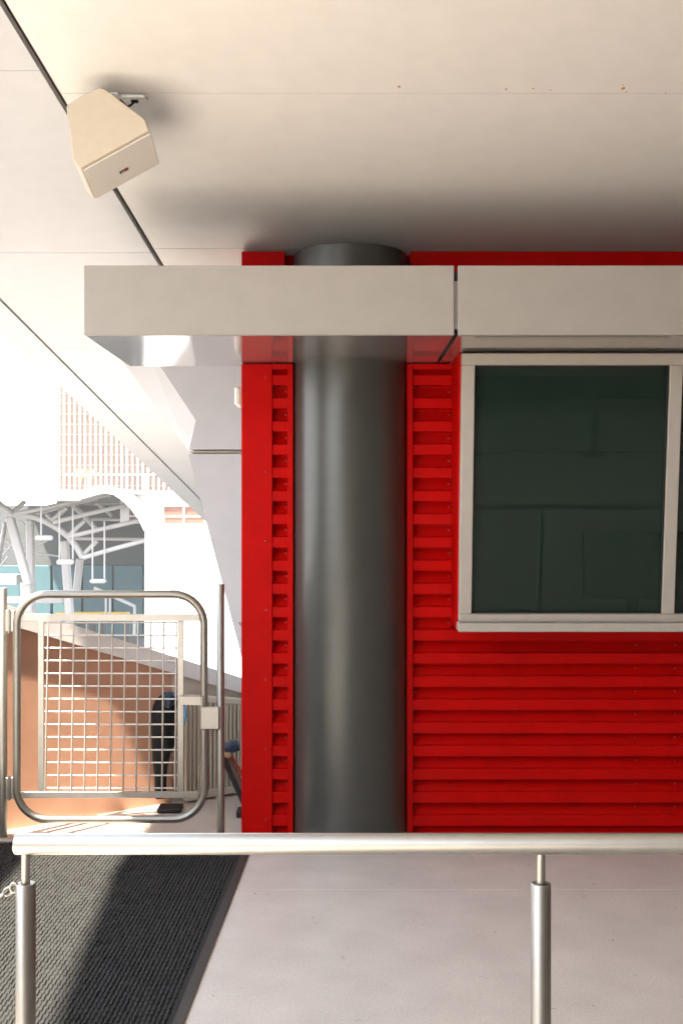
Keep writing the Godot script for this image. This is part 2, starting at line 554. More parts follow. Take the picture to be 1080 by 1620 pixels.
func build_booth() -> void:
	var b := thing("ticket_booth", "red booth with horizontal ribbed metal cladding and pale framed window", "booth", Vector3(0, 0, -5.7))
	var s := begin()
	# backing walls behind the cladding
	bx(s, Vector3(-0.488, 0.0, -5.76), Vector3(0.54, ch(5.76), -5.701))
	bx(s, Vector3(0.5405, 0.0, -5.76), Vector3(6.6, 1.045, -5.701))
	bx(s, Vector3(0.5405, 2.40, -5.76), Vector3(6.6, ch(5.76), -5.701))
	bx(s, Vector3(6.5, 0.0, -9.0), Vector3(6.6, ch(9.0) - 0.01, -5.761))
	part(s, "wall", M.red, b)
	s = begin()
	bx(s, Vector3(-0.488, 0.0, -9.0), Vector3(-0.43, ch(9.0) - 0.01, -5.761))
	part(s, "unseen_side_wall", M.pier, b).set_meta("label", "unseen side wall of the booth, toned pale to whiten its bounce")  # out of view; pale tone chosen to cut the red bounce
	s = begin()
	bx(s, Vector3(-0.42, 0.002, -8.6), Vector3(6.49, 0.03, -5.765))
	bx(s, Vector3(-0.42, 0.03, -8.7), Vector3(6.49, 2.30, -8.6))
	bx(s, Vector3(-0.42, 2.30, -8.7), Vector3(6.49, 2.36, -5.765))
	part(s, "room_lining", M.room, b)
	# corner panel and trims
	s = begin()
	bx(s, Vector3(-0.494, 0.004, -5.70), Vector3(-0.3406, 2.343, -5.622), 0.004)
	part(s, "corner_panel", M.red, b)
	s = begin()
	bx(s, Vector3(-0.494, 2.37, -5.70), Vector3(-0.28, 2.90, -5.63), 0.003)
	bx(s, Vector3(0.34, 2.37, -5.70), Vector3(6.6, 2.90, -5.63), 0.003)
	part(s, "upper_panel", M.red, b)
	for t in [[-0.2656, -0.2375, 0.004, 2.343], [0.322, 0.3530, 0.004, 2.343]]:
		s = begin()
		bx(s, Vector3(t[0], t[2], -5.70), Vector3(t[1], t[3], -5.618), 0.003)
		part(s, "trim", M.red, b)
	for t in [[-0.3402, -0.2660], [0.3534, 0.545]]:
		s = begin()
		bx(s, Vector3(t[0], 2.315, -5.70), Vector3(t[1], 2.3425, -5.620), 0.003)
		part(s, "trim", M.red, b)
	ribs(b, -0.3400, -0.2662, 2.314, 0.004)
	ribs(b, 0.3536, 0.5440, 2.314, 1.034)
	ribs(b, 0.3536, 6.5, 1.033, 0.004)
	# screws
	for py in [597, 746, 856, 965, 1075, 1184, 1296]:
		rivet(b, M.red_screw, Vector3(-0.371, EYE - (py - 810) / 320.0, -5.622), 0.0085)
	for k in range(-12, 9):
		var y := 0.9756 - 0.03 - k * 0.11484
		if y < 2.29 and y > 0.03:
			rivet(b, M.red_screw, Vector3(-0.276, y, -5.676), 0.008)
			if k < 0:
				rivet(b, M.red_screw, Vector3(0.535, y, -5.676), 0.008)
			else:
				rivet(b, M.red_screw, Vector3(0.367, y, -5.676), 0.007)
				rivet(b, M.red_screw, Vector3(1.463, y, -5.676), 0.007)
				rivet(b, M.red_screw, Vector3(1.66, y, -5.676), 0.007)
	# cheek of the projecting window box
	s = begin()
	prism(s, [Vector3(0.5445, 1.0506, -5.70), Vector3(0.5445, 2.343, -5.70), Vector3(0.5445, 2.343, -5.27), Vector3(0.5445, 1.0506, -5.408)], Vector3(0.014, 0, 0))
	part(s, "cheek", M.red, b)
	# sill
	s = begin()
	bx(s, Vector3(0.5445, 1.0506, -5.405), Vector3(6.5, 1.0915, -5.30), 0.004)
	part(s, "window_sill", M.frame, b)
	s = begin()
	bx(s, Vector3(0.5590, 1.0506, -5.70), Vector3(6.5, 1.0900, -5.406), 0.0)
	part(s, "box_base", M.red, b)
	# window, leaning outwards at its head

	var tilt := atan(0.15 / 1.245)
	var base := Vector3(0.0, 1.0925, -5.35)
	var by := Vector3(0, cos(tilt), sin(tilt))
	var bz := Vector3(0, -sin(tilt), cos(tilt))
	var bs := Basis(Vector3.RIGHT, by, bz)
	var H := 1.252
	var at := func(x: float, v: float, w: float) -> Vector3: return base + Vector3(x, 0, 0) + by * v + bz * w
	var x_left := 0.552
	var x_right := 6.3
	s = begin()
	cbox(s, at.call((x_left + x_right) / 2, 0.019, -0.03), Vector3(x_right - x_left, 0.038, 0.07), 0.003, bs)
	cbox(s, at.call((x_left + x_right) / 2, H - 0.027, -0.03), Vector3(x_right - x_left, 0.054, 0.07), 0.003, bs)
	cbox(s, at.call(x_left + 0.029, H / 2 - 0.008, -0.03), Vector3(0.058, H - 0.0935, 0.068), 0.003, bs)
	var fr := part(s, "window_frame", M.frame, b)
	var xm := [1.503, 2.455, 3.41, 4.36, 5.31]
	for x in xm:
		s = begin()
		cbox(s, at.call(x + 0.029, H / 2 - 0.008, -0.03), Vector3(0.058, H - 0.0935, 0.066), 0.003, bs)
		part(s, "mullion", M.frame, fr)
	var xa := [x_left + 0.058, 1.561, 2.513, 3.468, 4.418, 5.368]
	var xb := [1.503, 2.455, 3.41, 4.36, 5.31, x_right]
	for i in 6:
		s = begin()
		cbox(s, at.call((xa[i] + xb[i]) / 2, (0.038 + H - 0.054) / 2, -0.036), Vector3(xb[i] - xa[i] - 0.002, H - 0.094, 0.006), 0.0, bs)
		part(s, "pane", M.glass, fr)
		s = begin()
		for q in [[xa[i] + 0.003, 0.006], [xb[i] - 0.003, 0.006]]:
			cbox(s, at.call(q[0], H / 2 - 0.008, -0.02), Vector3(q[1], H - 0.0945, 0.012), 0.0, bs)
		for v in [0.042, H - 0.058]:
			cbox(s, at.call((xa[i] + xb[i]) / 2, v, -0.02), Vector3(xb[i] - xa[i] - 0.013, 0.006, 0.012), 0.0, bs)
		part(s, "gasket", M.gasket, fr)

	# room furniture seen faintly through the glass
	var d := thing("desk", "dark counter desk standing inside the booth behind the window", "desk", Vector3(2.2, 0, -6.4))
	s = begin()
	bx(s, Vector3(0.62, 0.98, -6.5), Vector3(5.8, 1.02, -5.9), 0.004)
	part(s, "desk_top", M.desk, d)
	for x in [0.7, 3.2, 5.7]:
		s = begin()
		bx(s, Vector3(x - 0.03, 0.031, -6.48), Vector3(x + 0.03, 0.979, -5.95), 0.003)
		part(s, "leg", M.desk, d)
	var mo := thing("monitor", "switched off monitor on the desk behind the booth window", "monitor", Vector3(1.62, 1.02, -6.3))
	s = begin()
	bx(s, Vector3(1.33, 1.13, -6.30), Vector3(1.90, 1.50, -6.26), 0.006)
	part(s, "housing", M.screen_off, mo)
	s = begin()
	bx(s, Vector3(1.58, 1.03, -6.32), Vector3(1.64, 1.16, -6.301), 0.003)
	bx(s, Vector3(1.50, 1.0205, -6.38), Vector3(1.72, 1.032, -6.24), 0.003)
	part(s, "stand", M.black, mo)
	var n := 0
	for q in [[0.80, -6.0, 0.10, 0.07], [0.92, -6.05, 0.07, 0.05], [0.98, -6.2, 0.10, 0.07]]:
		var pp := thing("paper_stack", ["thin small stack of papers on the booth desk by the window jamb", "low loose stack of papers on the booth desk between two others", "thickest stack of papers on the desk inside the booth"][n], "papers", Vector3(q[0], 1.02, q[1]), "papers on the booth desk")
		s = begin()
		cbox(s, Vector3(q[0], 1.0405 + 0.006 * n, q[1]), Vector3(q[2], 0.04 + 0.012 * n, q[3]), 0.002, Basis(Vector3.UP, 0.2 * n))
		part(s, "sheets", M.paper, pp)
		n += 1
	var rk := thing("equipment_rack", "dark equipment rack with tiny indicator lights at the back of the booth", "rack", Vector3(1.3, 0.03, -8.3))
	s = begin()
	bx(s, Vector3(0.9, 0.0305, -8.59), Vector3(2.9, 1.85, -8.1), 0.01)
	part(s, "cabinet", M.screen_off, rk)
	for q in [[787, 815, 0], [828, 820, 0], [841, 817, 1], [980, 790, 0], [755, 787, 0]]:
		s = begin()
		var w := W(q[0], q[1], 8.1)
		cbox(s, w + Vector3(0, 0, 0.003), Vector3(0.006, 0.006, 0.006))
		part(s, "indicator_light", M.lamp_red if q[2] == 1 else M.lamp_green, rk)

	# round column in front of the booth wall
	var c := thing("round_column", "thick round dark grey metal column between red ribbed panels", "column", Vector3(0.0437, 0, -5.69))
	s = begin()
	var cx := 0.0437
	tube(s, [Vector3(cx, 0.02, -5.69), Vector3(cx, 1.2, -5.69), Vector3(cx, ch(5.69) - 0.02, -5.69)], 0.280, 96)
	part(s, "shaft", M.column, c)
	s = begin()
	tube(s, [Vector3(cx, 0.001, -5.69), Vector3(cx, 0.0195, -5.69)], 0.292, 64)
	part(s, "base_ring", M.steel_dull, c)

# ---------------------------------------------------------------- flat canopy in front of the booth
func build_canopy() -> void:
	var c := thing("canopy", "flat grey metal canopy band with a glossy underside above the red booth", "canopy", Vector3(1.5, 2.35, -5.2))
	var lo := 2.3455
	var hi := 2.635
	var s: SurfaceTool
	for q in [[-1.0695, 0.4678], [0.4836, 2.96], [2.975, 5.45]]:
		s = begin()
		bx(s, Vector3(q[0], lo, -4.752), Vector3(q[1], hi, -4.73), 0.0025)
		part(s, "fascia_panel", M.fascia, c)
	for q in [[-1.0695, 0.4678, 5.745], [0.4836, 2.96, 5.62], [2.975, 5.45, 5.62]]:
		s = begin()
		bx(s, Vector3(q[0] + 0.001, lo + 0.0015, -q[2]), Vector3(q[1] - 0.001, lo + 0.016, -4.7535), 0.0015)
		part(s, "soffit_panel", M.soffit, c)
	s = begin()
	bx(s, Vector3(-1.066, lo + 0.017, -5.74), Vector3(-1.05, hi - 0.002, -4.7535))
	part(s, "end_plate", M.fascia, c)
	s = begin()
	bx(s, Vector3(-1.048, lo + 0.0175, -5.60), Vector3(5.45, lo + 0.10, -4.80))
	bx(s, Vector3(-1.048, hi - 0.06, -5.628), Vector3(5.45, hi - 0.02, -4.7545))  # dark top cover added to keep the ceiling above it shaded
	part(s, "core", M.light_soak, c)
	s = begin()
	bx(s, Vector3(0.44, lo + 0.03, -4.79), Vector3(0.51, hi - 0.03, -4.757))
	part(s, "joint_strip", M.steel_dull, c)

# ---------------------------------------------------------------- flared pier behind the booth
func build_pier() -> void:
	var p := thing("flared_pier", "pale lilac flared pier behind the red booth carrying the sloping deck", "pier", Vector3(-0.4, 0, -8))
	var s := begin()
	# upper part: front face right of the crease, chamfer facing left
	var a := W(172, 541, 7.25)      # top left, at the ceiling
	var b := W(297, 711, 7.12)      # bottom left
	var c1 := W(228, 541, 6.95)
	var c2 := W(310, 665, 6.95)
	var c3 := W(299, 711, 6.95)
	var back := Vector3(0, 0, -2.0)
	var r1 := Vector3(2.2, c1.y, c1.z)
	var r3 := Vector3(2.2, c3.y, c3.z)
	var r2 := Vector3(2.2, c2.y, c2.z)
	quad(s, c1, r1, r2, c2, Vector3(0, 0, 1))
	quad(s, c2, r2, r3, c3, Vector3(0, 0, 1))
	quad(s, c1, c2, b, a, Vector3(-1, -0.5, 0.6))
	tri(s, b, c2, c3, Vector3(-1, 0, 0.6))
	quad(s, a, b, b + back, a + back, Vector3(-1, -1, 0))
	quad(s, b, c3, c3 + back, b + back, Vector3.DOWN)
	quad(s, c3, r3, r3 + back, c3 + back, Vector3.DOWN)
	quad(s, r1, r3, r3 + back, r1 + back, Vector3.RIGHT)
	quad(s, a, c1, c1 + back, a + back, Vector3.UP)
	quad(s, c1, r1, r1 + back, c1 + back, Vector3.UP)
	part(s, "pier_head", M.pier, p)
	# reveal at the joint
	s = begin()
	var j0 := W(306, 711, 7.02)
	var j1 := W(306, 719, 7.02)
	bx(s, Vector3(j0.x, j1.y, -9.0), Vector3(2.1, j0.y, -7.02))
	part(s, "joint_reveal", M.steel_dull, p)
	s = begin()
	var m0 := W(302, 714.2, 6.97)
	bx(s, Vector3(m0.x, m0.y - 0.007, -8.0), Vector3(2.1, m0.y + 0.001, -6.97))
	part(s, "joint_strip", M.dark_gap, p)
	# lower leg
	s = begin()
	var l0 := W(298, 718, 6.97)
	var l1 := W(382, 1040, 6.97)
	var l2 := l1 + (l1 - l0) * ((l1.y - 0.0) / (l0.y - l1.y))
	prism(s, [l0, l2, Vector3(2.2, l2.y, l2.z), Vector3(2.2, l0.y, l0.z)], back)
	part(s, "pier_leg", M.pier, p)

# ---------------------------------------------------------------- seen wall and fence, and added walls out of view
func build_boundary() -> void:
	var s: SurfaceTool
	# salmon wall with pale coping, top falling to the right
	var w := thing("salmon_wall", "salmon pink plastered wall with a sloping white coping behind the gate", "wall", Vector3(-1.2, 0, -6.1))
	var A := Vector2(-2.33, 5.28)        # plan points x, depth
	var B := Vector2(0.9, 7.67)
	var dir := Vector3(B.x - A.x, 0, -(B.y - A.y)).normalized()
	var nrm := Vector3(-dir.z, 0, dir.x)      # towards the camera
	if nrm.z < 0:
		nrm = -nrm
	var wp := func(px: float, py: float) -> Vector3:
		# meets the wall's front plane
		var dv := Vector3((px - 540.0) / F, (810.0 - py) / F, -1.0)
		var o := Vector3(0, EYE, 0)
		var p0 := Vector3(A.x, 0, -A.y)
		var t := (p0 - o).dot(nrm) / dv.dot(nrm)
		return o + dv * t
	var pa: Vector3 = wp.call(10, 987.5)
	var pb: Vector3 = wp.call(333, 1082.5)
	var slope := (pb.y - pa.y) / Vector2(pb.x - pa.x, pb.z - pa.z).length()
	var L := (Vector3(B.x, 0, -B.y) - Vector3(A.x, 0, -A.y)).length()
	var q0 := Vector3(A.x, 0, -A.y)
	var from_a := Vector2(pa.x - q0.x, pa.z - q0.z).length()
	var h0 := pa.y - slope * from_a
	var q1 := q0 + dir * L
	s = begin()
	var pm: Vector3 = wp.call(272, 1100)
	var lm := Vector2(pm.x - q0.x, pm.z - q0.z).length()
	var qm := q0 + dir * lm
	prism(s, [q0, qm, qm + Vector3(0, h0 + slope * lm, 0), q0 + Vector3(0, h0, 0)], -nrm * 0.22)
	part(s, "wall_body", M.salmon, w)
	s = begin()
	prism(s, [qm + dir * 0.001 - nrm * 0.003, q1 - nrm * 0.003, q1 + Vector3(0, maxf(h0 + slope * L, 0.02), 0) - nrm * 0.003, qm + dir * 0.001 + Vector3(0, h0 + slope * lm, 0) - nrm * 0.003], -nrm * 0.21)
	part(s, "wall_end", M.cream_render, w).set_meta("label", "cream rendered end of the wall behind the slatted fence")
	s = begin()
	var o3 := nrm * 0.03
	var y0 := Vector3(0, h0 + 0.001, 0)
	var y1 := Vector3(0, h0 + slope * L + 0.001, 0)
	prism(s, [q0 + y0 + o3, q1 + y1 + o3, q1 + y1 + o3 + Vector3(0, 0.075, 0), q0 + y0 + o3 + Vector3(0, 0.105, 0)], -nrm * 0.28)
	part(s, "coping", M.coping, w)
	# slat fence in front of the wall's right end
	var fe := thing("slat_fence", "low cream slatted fence in front of the salmon wall beside the booth", "fence", Vector3(-0.7, 0, -6.3))
	var fo := nrm * 0.06
	var fp := func(px: float) -> Vector3:
		var v: Vector3 = wp.call(px, 1260)
		return Vector3(v.x, 0, v.z) + fo
	var f0: Vector3 = fp.call(284)
	var f1: Vector3 = fp.call(420)
	var fl := (f1 - f0).length()
	var ft0 := 0.585
	var fs := -0.16
	s = begin()
	bar(s, f0 + Vector3(0, ft0, 0), f1 + Vector3(0, ft0 + fs * fl, 0), 0.035, 0.03, 0.004)
	part(s, "top_rail", M.slat, fe)
	s = begin()
	bar(s, f0 + Vector3(0, 0.035, 0), f1 + Vector3(0, 0.035, 0), 0.04, 0.05, 0.004)
	part(s, "bottom_rail", M.slat, fe)
	var k := 0
	while k * 0.026 < fl:
		var c := f0 + (f1 - f0).normalized() * (k * 0.026 + 0.008)
		var top := ft0 + fs * k * 0.026 - 0.018
		s = begin()
		var wide := 0.03 if k % 5 == 4 else 0.011
		cbox(s, c + Vector3(0, (0.056 + top) / 2, 0), Vector3(wide, top - 0.056, 0.018), 0.002, Basis(Vector3.UP, atan2(-dir.z, dir.x)))
		part(s, "slat", M.slat, fe)
		k += 1
	# invented pillar out of view on the left, added to shade the mat end
	var pl := thing("added_shade_pillar", "added beige pillar out of view that shades the end of the mat", "pillar", Vector3(-2.65, 0, -4.6))
	s = begin()
	bx(s, Vector3(-2.82, 0.002, -4.6), Vector3(-2.5, 2.54, -3.4), 0.01)
	part(s, "shaft", M.added_wall, pl)
	s = begin()
	bx(s, Vector3(-2.84, 2.5405, -4.62), Vector3(-2.5, 2.62, -3.38), 0.008)
	part(s, "cap", M.coping, pl)
	# wall added out of view to keep sky light off the right side
	var rw := thing("added_right_wall", "added beige wall out of view that blocks sky light from the right", "wall", Vector3(6.8, 0, -1))
	s = begin()
	prism(s, [Vector3(6.7, 0.002, -5.6), Vector3(6.7, 0.002, 7.7), Vector3(6.7, ch(-7.7) - 0.01, 7.7), Vector3(6.7, ch(5.6) - 0.01, -5.6)], Vector3(0.2, 0, 0))
	part(s, "wall_body", M.added_wall, rw)
	s = begin()
	bx(s, Vector3(6.68, 0.003, -5.6), Vector3(6.699, 0.12, 7.65), 0.003)
	part(s, "skirting", M.kerb, rw)
	var bw := thing("added_rear_wall", "added beige wall out of view that blocks sky light from the rear", "wall", Vector3(2.5, 0, 7.8))  # added behind the camera so no rear sky lights the booth
	s = begin()
	bx(s, Vector3(-5.05, 0.002, 7.75), Vector3(6.95, ch(-7.75) - 0.02, 7.95))
	part(s, "wall_body", M.added_wall, bw)
	s = begin()
	bx(s, Vector3(-4.59, 0.003, 7.73), Vector3(6.67, 0.12, 7.749), 0.003)
	part(s, "skirting", M.kerb, bw)
	# wall added out of view on the left: limits low sky and sunlit floor
	var nb := thing("unseen_side_wall", "added tan wall out of view that limits the light from the left", "wall", Vector3(-4.8, 0, -0.5))
	s = begin()
	bx(s, Vector3(-5.0, 0.002, -5.2), Vector3(-4.6, 1.4, 7.7), 0.02)
	part(s, "wall_body", M.added_wall, nb)
	s = begin()
	bx(s, Vector3(-5.05, 1.4005, -5.22), Vector3(-4.55, 1.5, 7.7), 0.015)
	part(s, "coping", M.coping, nb)
	# dark support posts behind the camera, mirrored in the booth window
	for x in [1.70, 3.35]:
		var po := thing("support_post", "dark round support post opposite the booth, the one nearer the open side" if x < 2.0 else "dark round support post opposite the booth, the one nearer the added right wall", "post", Vector3(x, 0, 4.4), "posts mirrored in the window")
		s = begin()
		tube(s, [Vector3(x, 0.025, 4.4), Vector3(x, ch(-4.4) - 0.002, 4.4)], 0.05, 16)
		part(s, "shaft", M.post_dark, po)
		s = begin()
		tube(s, [Vector3(x, 0.001, 4.4), Vector3(x, 0.0245, 4.4)], 0.16, 24)
		part(s, "flange", M.post_dark, po)

# ---------------------------------------------------------------- far buildings
func far_bar(s: SurfaceTool, x0: float, y0: float, x1: float, y1: float, d0: float, d1: float, w_px: float) -> void:
	var a := W(x0, y0, d0)
	var b := W(x1, y1, d1)
	tube(s, [a, b], w_px * 0.5 * (d0 + d1) * 0.5 / F, 10)

func cr(v: Array) -> Vector2:   # reading of an enlarged view of the canopy, in photo pixels
	return Vector2(v[0] * 0.2222, 760.0 + v[1] * 0.2222)

func build_far() -> void:
	var s: SurfaceTool
	var st := thing("station_shed", "white station shed with curved steel roof and teal back wall beyond the gate", "station", W(100, 1000, 58))
	# vault roof: outline extruded backwards
	var outer := [[-160, 772], [60, 772], [128, 776], [150, 770], [168, 769], [184, 773], [200, 783], [214, 797], [226, 815], [236, 838]]
	var inner := [[228, 840], [218, 820], [206, 804], [194, 792], [180, 783], [166, 780], [152, 783], [128, 790], [60, 792], [-160, 792]]
	s = begin()
	var poly := []
	for q in outer:
		poly.append(W(q[0], q[1], 50))
	for q in inner:
		poly.append(W(q[0], q[1], 50))
	prism(s, poly, Vector3(0, 0, -1.2))
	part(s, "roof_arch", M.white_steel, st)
	s = begin()
	poly = []
	for q in outer:
		poly.append(W(q[0], q[1] + 2.0, 50) + Vector3(0, 0, -1.25))
	for q in inner:
		poly.append(W(q[0] + 1.0, q[1] - 8.0, 50) + Vector3(0, 0, -1.25))
	prism(s, poly, Vector3(0, 0.0, -22))
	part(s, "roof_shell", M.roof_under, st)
	s = begin()
	bx(s, W(-160, 793, 48.9), W(125, 777, 48.4), 0.05)
	part(s, "eaves_beam", M.white_steel, st)
	# back walls
	s = begin()
	bx(s, W(-260, 1060, 70), W(300, 800, 70.4), 0.0)
	part(s, "upper_wall", M.dark_wall, st)
	for k in 7:
		s = begin()
		var x0 := -60.0 + k * 48.0
		var zz := 69.2
		bx(s, W(x0 + 0.15, 1060, zz), W(x0 + 47.85, 894, zz + 0.5), 0.03)
		part(s, "teal_panel", M.teal, st)
	s = begin()
	bx(s, W(-20, 925.5, 62), W(35, 908, 63), 0.04)
	bx(s, W(-60, 955, 62), W(106, 943, 63), 0.04)
	part(s, "white_beam", M.white_steel, st)
	s = begin()
	bx(s, W(88, 975, 61), W(206, 968, 61.5), 0.02)
	part(s, "yellow_band", M.yellow, st)
	for q in [[122, 984, 138, 1000], [142, 984, 152, 1004], [158, 984, 168, 1012], [196, 984, 206, 1020]]:
		s = begin()
		bx(s, W(q[0], q[3], 60.5), W(q[2], q[1], 60.8), 0.02)
		part(s, "opening", M.dark_wall, st)
	# columns
	for q in [[[70, 255], [205, 745], 58, 54], [[215, 280], [230, 1100], 52, 57], [[460, 430], [512, 1150], 56, 56], [[572, 555], [545, 800], 48, 60], [[40, 300], [-20, 640], 22, 58], [[190, 720], [200, 1150], 80, 54.8]]:
		var a := cr(q[0])
		var b := cr(q[1])
		s = begin()
		bar(s, W(a.x, a.y, q[3]), W(b.x, b.y, q[3]), q[2] * 0.2222 * q[3] / F, 0.4, 0.06)
		part(s, "column", M.white_steel, st)
	# roof tubes
	var arcs := [
		[[-60, 120], [0, 172], [60, 215], [100, 250], 46, 53.5],
		[[100, 245], [180, 243], [250, 262], [330, 295], [400, 335], [450, 368], [490, 402], [545, 470], [592, 552], 44, 53.2],
		[[110, 240], [350, 190], [560, 140], [790, 100], 34, 52.8],
		[[220, 250], [500, 170], [700, 125], 30, 53.8],
		[[380, 300], [620, 240], [890, 178], 34, 52.6],
		[[490, 402], [730, 345], [985, 288], 34, 52.4],
		[[592, 552], [800, 490], [1030, 428], 34, 52.2],
		[[370, 288], [478, 195], 34, 53.0],
		[[490, 392], [605, 288], 32, 53.1],
		[[590, 532], [692, 430], 32, 53.3],
		[[95, 225], [180, 150], 34, 54.0],
		[[520, 180], [600, 250], [690, 350], 36, 55.0],
		[[600, 275], [960, 282], 24, 55.5],
		[[530, 414], [1020, 420], 24, 55.7],
		[[690, 160], [800, 250], 30, 56.0],
		[[330, 240], [420, 320], 30, 56.2],
		[[680, 165], [850, 160], 20, 56.4],
	]
	for q in arcs:
		var pts := []
		var d: float = q[q.size() - 1]
		var wd: float = q[q.size() - 2]
		for i in q.size() - 2:
			var v := cr(q[i])
			pts.append(W(v.x, v.y, d))
		s = begin()
		tube(s, pts, wd * 0.5 * 0.2222 * d / F, 10)
		part(s, "roof_tube", M.white_steel, st)
	# lattice seen further back
	s = begin()
	for q in [[0, 380, 140, 520], [0, 560, 120, 420], [20, 480, 420, 540], [260, 470, 340, 430], [0, 620, 60, 540], [150, 290, 190, 330]]:
		var a := cr([q[0], q[1]])
		var b := cr([q[2], q[3]])
		far_bar(s, a.x, a.y, b.x, b.y, 60, 60, 3.0)
	part(s, "lattice", M.white_steel, st)
	# stair handrail
	s = begin()
	var ha := cr([670, 765])
	var hb := cr([960, 895])
	var hc := cr([960, 1010])
	tube(s, [W(ha.x, ha.y, 56), W(hb.x, hb.y, 56), W(hc.x, hc.y + 20, 56)], 0.09, 10)
	for q in [[755, 800, 980], [785, 815, 990]]:
		var a := cr([q[0], q[1]])
		var b := cr([q[0], q[2]])
		tube(s, [W(a.x, a.y, 56), W(b.x, b.y, 56)], 0.05, 8)
	part(s, "stair_rail", M.white_steel, st)
	# hanging luminaires
	for q in [[[[295, 150]], [255, 375], 390, 428, 51.0, "white hanging light box on one rod under the shed roof"], [[[425, 215], [520, 200]], [410, 525], 560, 600, 51.6, "white hanging light box on two rods before a column"], [[[660, 290], [745, 290]], [645, 755], 700, 732, 52.0, "grey hanging light box on two long rods before the teal wall"]]:
		var d: float = q[4]
		var c := cr([(q[1][0] + q[1][1]) / 2.0, q[3]])
		var lu := thing("hanging_light", q[5], "light", W(c.x, c.y, d), "lights hanging in the station shed")
		for r in q[0]:
			var a := cr(r)
			var b := cr([r[0], q[2]])
			s = begin()
			tube(s, [W(a.x, a.y, d), W(b.x, b.y, d)], 12 * 0.5 * 0.2222 * d / F, 8)
			part(s, "rod", M.white_steel, lu)
		s = begin()
		var a := cr([q[1][0], q[3]])
		var b := cr([q[1][1], q[2] + 2])
		var pa := W(a.x, a.y, d)
		var pb := W(b.x, b.y, d)
		bx(s, Vector3(pa.x, pa.y, -d - 0.2), Vector3(pb.x, pb.y, -d + 0.2), 0.06)
		part(s, "housing", M.white_steel, lu)

	# white building right of the shed
	var wb := thing("white_building", "plain sunlit white building with two brown windows beyond the pier", "building", W(320, 1100, 51))
	s = begin()
	bx(s, W(228.5, 1200, 51.5) , W(470, 829, 51.5) + Vector3(0, 0, -7), 0.05)
	part(s, "wall", M.white_wall, wb)
	s = begin()
	bx(s, W(190, 829, 53.0) + Vector3(0, 0.01, 0), W(470, 781, 53.0) + Vector3(0, 0, -5), 0.05)
	part(s, "upper_wall", M.white_wall, wb)
	s = begin()
	bx(s, W(188, 782, 52.6), W(470, 777, 52.6) + Vector3(0, 0, -1.0), 0.04)
	part(s, "cornice", M.white_wall, wb)
	for q in [[205, 235.5], [260, 322]]:
		s = begin()
		var a := W(q[0], 828, 53.0)
		var b := W(q[1], 801.5, 53.0)
		bx(s, a + Vector3(0, 0.012, 0.012), Vector3(b.x, b.y, a.z + 0.04))
		var wi := part(s, "window", M.window_brown, wb)
		s = begin()
		bx(s, Vector3(a.x, a.y + 0.30, a.z + 0.041), Vector3(b.x, a.y + 0.37, a.z + 0.10))
		bx(s, Vector3((a.x + b.x) / 2 - 0.04, a.y + 0.02, a.z + 0.041), Vector3((a.x + b.x) / 2 + 0.04, a.y + 0.29, a.z + 0.12))
		bx(s, Vector3((a.x + b.x) / 2 - 0.04, a.y + 0.38, a.z + 0.041), Vector3((a.x + b.x) / 2 + 0.04, b.y, a.z + 0.12))
		part(s, "frame", M.white_wall, wi)

	# far tower with fins
	var D := 130.0
	var tw := thing("office_tower", "pale office tower with narrow vertical fins rising beyond the station roof", "tower", W(220, 900, D))
	s = begin()
	bx(s, W(92, 900, D + 0.9), W(372, 380, D + 0.9) + Vector3(0, 0, -14))
	part(s, "glazing", M.tower_glass, tw)
	for i in 34:
		s = begin()
		var x := 92.0 + i * 8.3
		bx(s, W(x, 900, D - 0.3), W(x + 4.4, 380, D + 0.85))
		part(s, "fin", M.tower_fin, tw)
	for i in 26:
		s = begin()
		var y := 395.0 + i * 16.2
		bx(s, W(92, y + 1.2, D + 0.78), W(372, y, D + 0.86))
		part(s, "floor_edge", M.tower_fin, tw)

	# little roof tree
	var tr := thing("roof_tree", "small yellow green tree standing on the white roof beyond the shed", "tree", W(133, 760, 75))
	s = begin()
	far_bar(s, 133, 775, 133, 750, 75, 75, 2.0)
	part(s, "trunk", M.bark, tr)
	s = begin()
	for i in 260:
		var c := W(133 + rng.randfn() * 8.0, 750 + rng.randfn() * 2.6, 75 + rng.randfn() * 0.3)
		var e := Vector3(rng.randfn(), rng.randfn(), rng.randfn()).normalized() * 0.14
		var e2 := Vector3(rng.randfn(), rng.randfn(), rng.randfn()).normalized() * 0.10
		tri(s, c - e, c + e, c + e2, Vector3.UP)
	part(s, "crown", M.leaf, tr)
	# roof railing
	var rr := thing("roof_railing", "thin white railing on the roof in front of the tower", "railing", W(220, 785, 72))
	s = begin()
	far_bar(s, 100, 751, 330, 751, 72, 72, 2.0)
	part(s, "rail", M.white_steel, rr)
	for i in 8:
		s = begin()
		far_bar(s, 110 + i * 30, 786, 110 + i * 30, 752, 72, 72, 2.0)
		part(s, "baluster", M.white_steel, rr)
	s = begin()
	bx(s, W(90, 830, 71), W(420, 786, 71) + Vector3(0, 0, -4))
	part(s, "roof_edge", M.white_wall, rr)

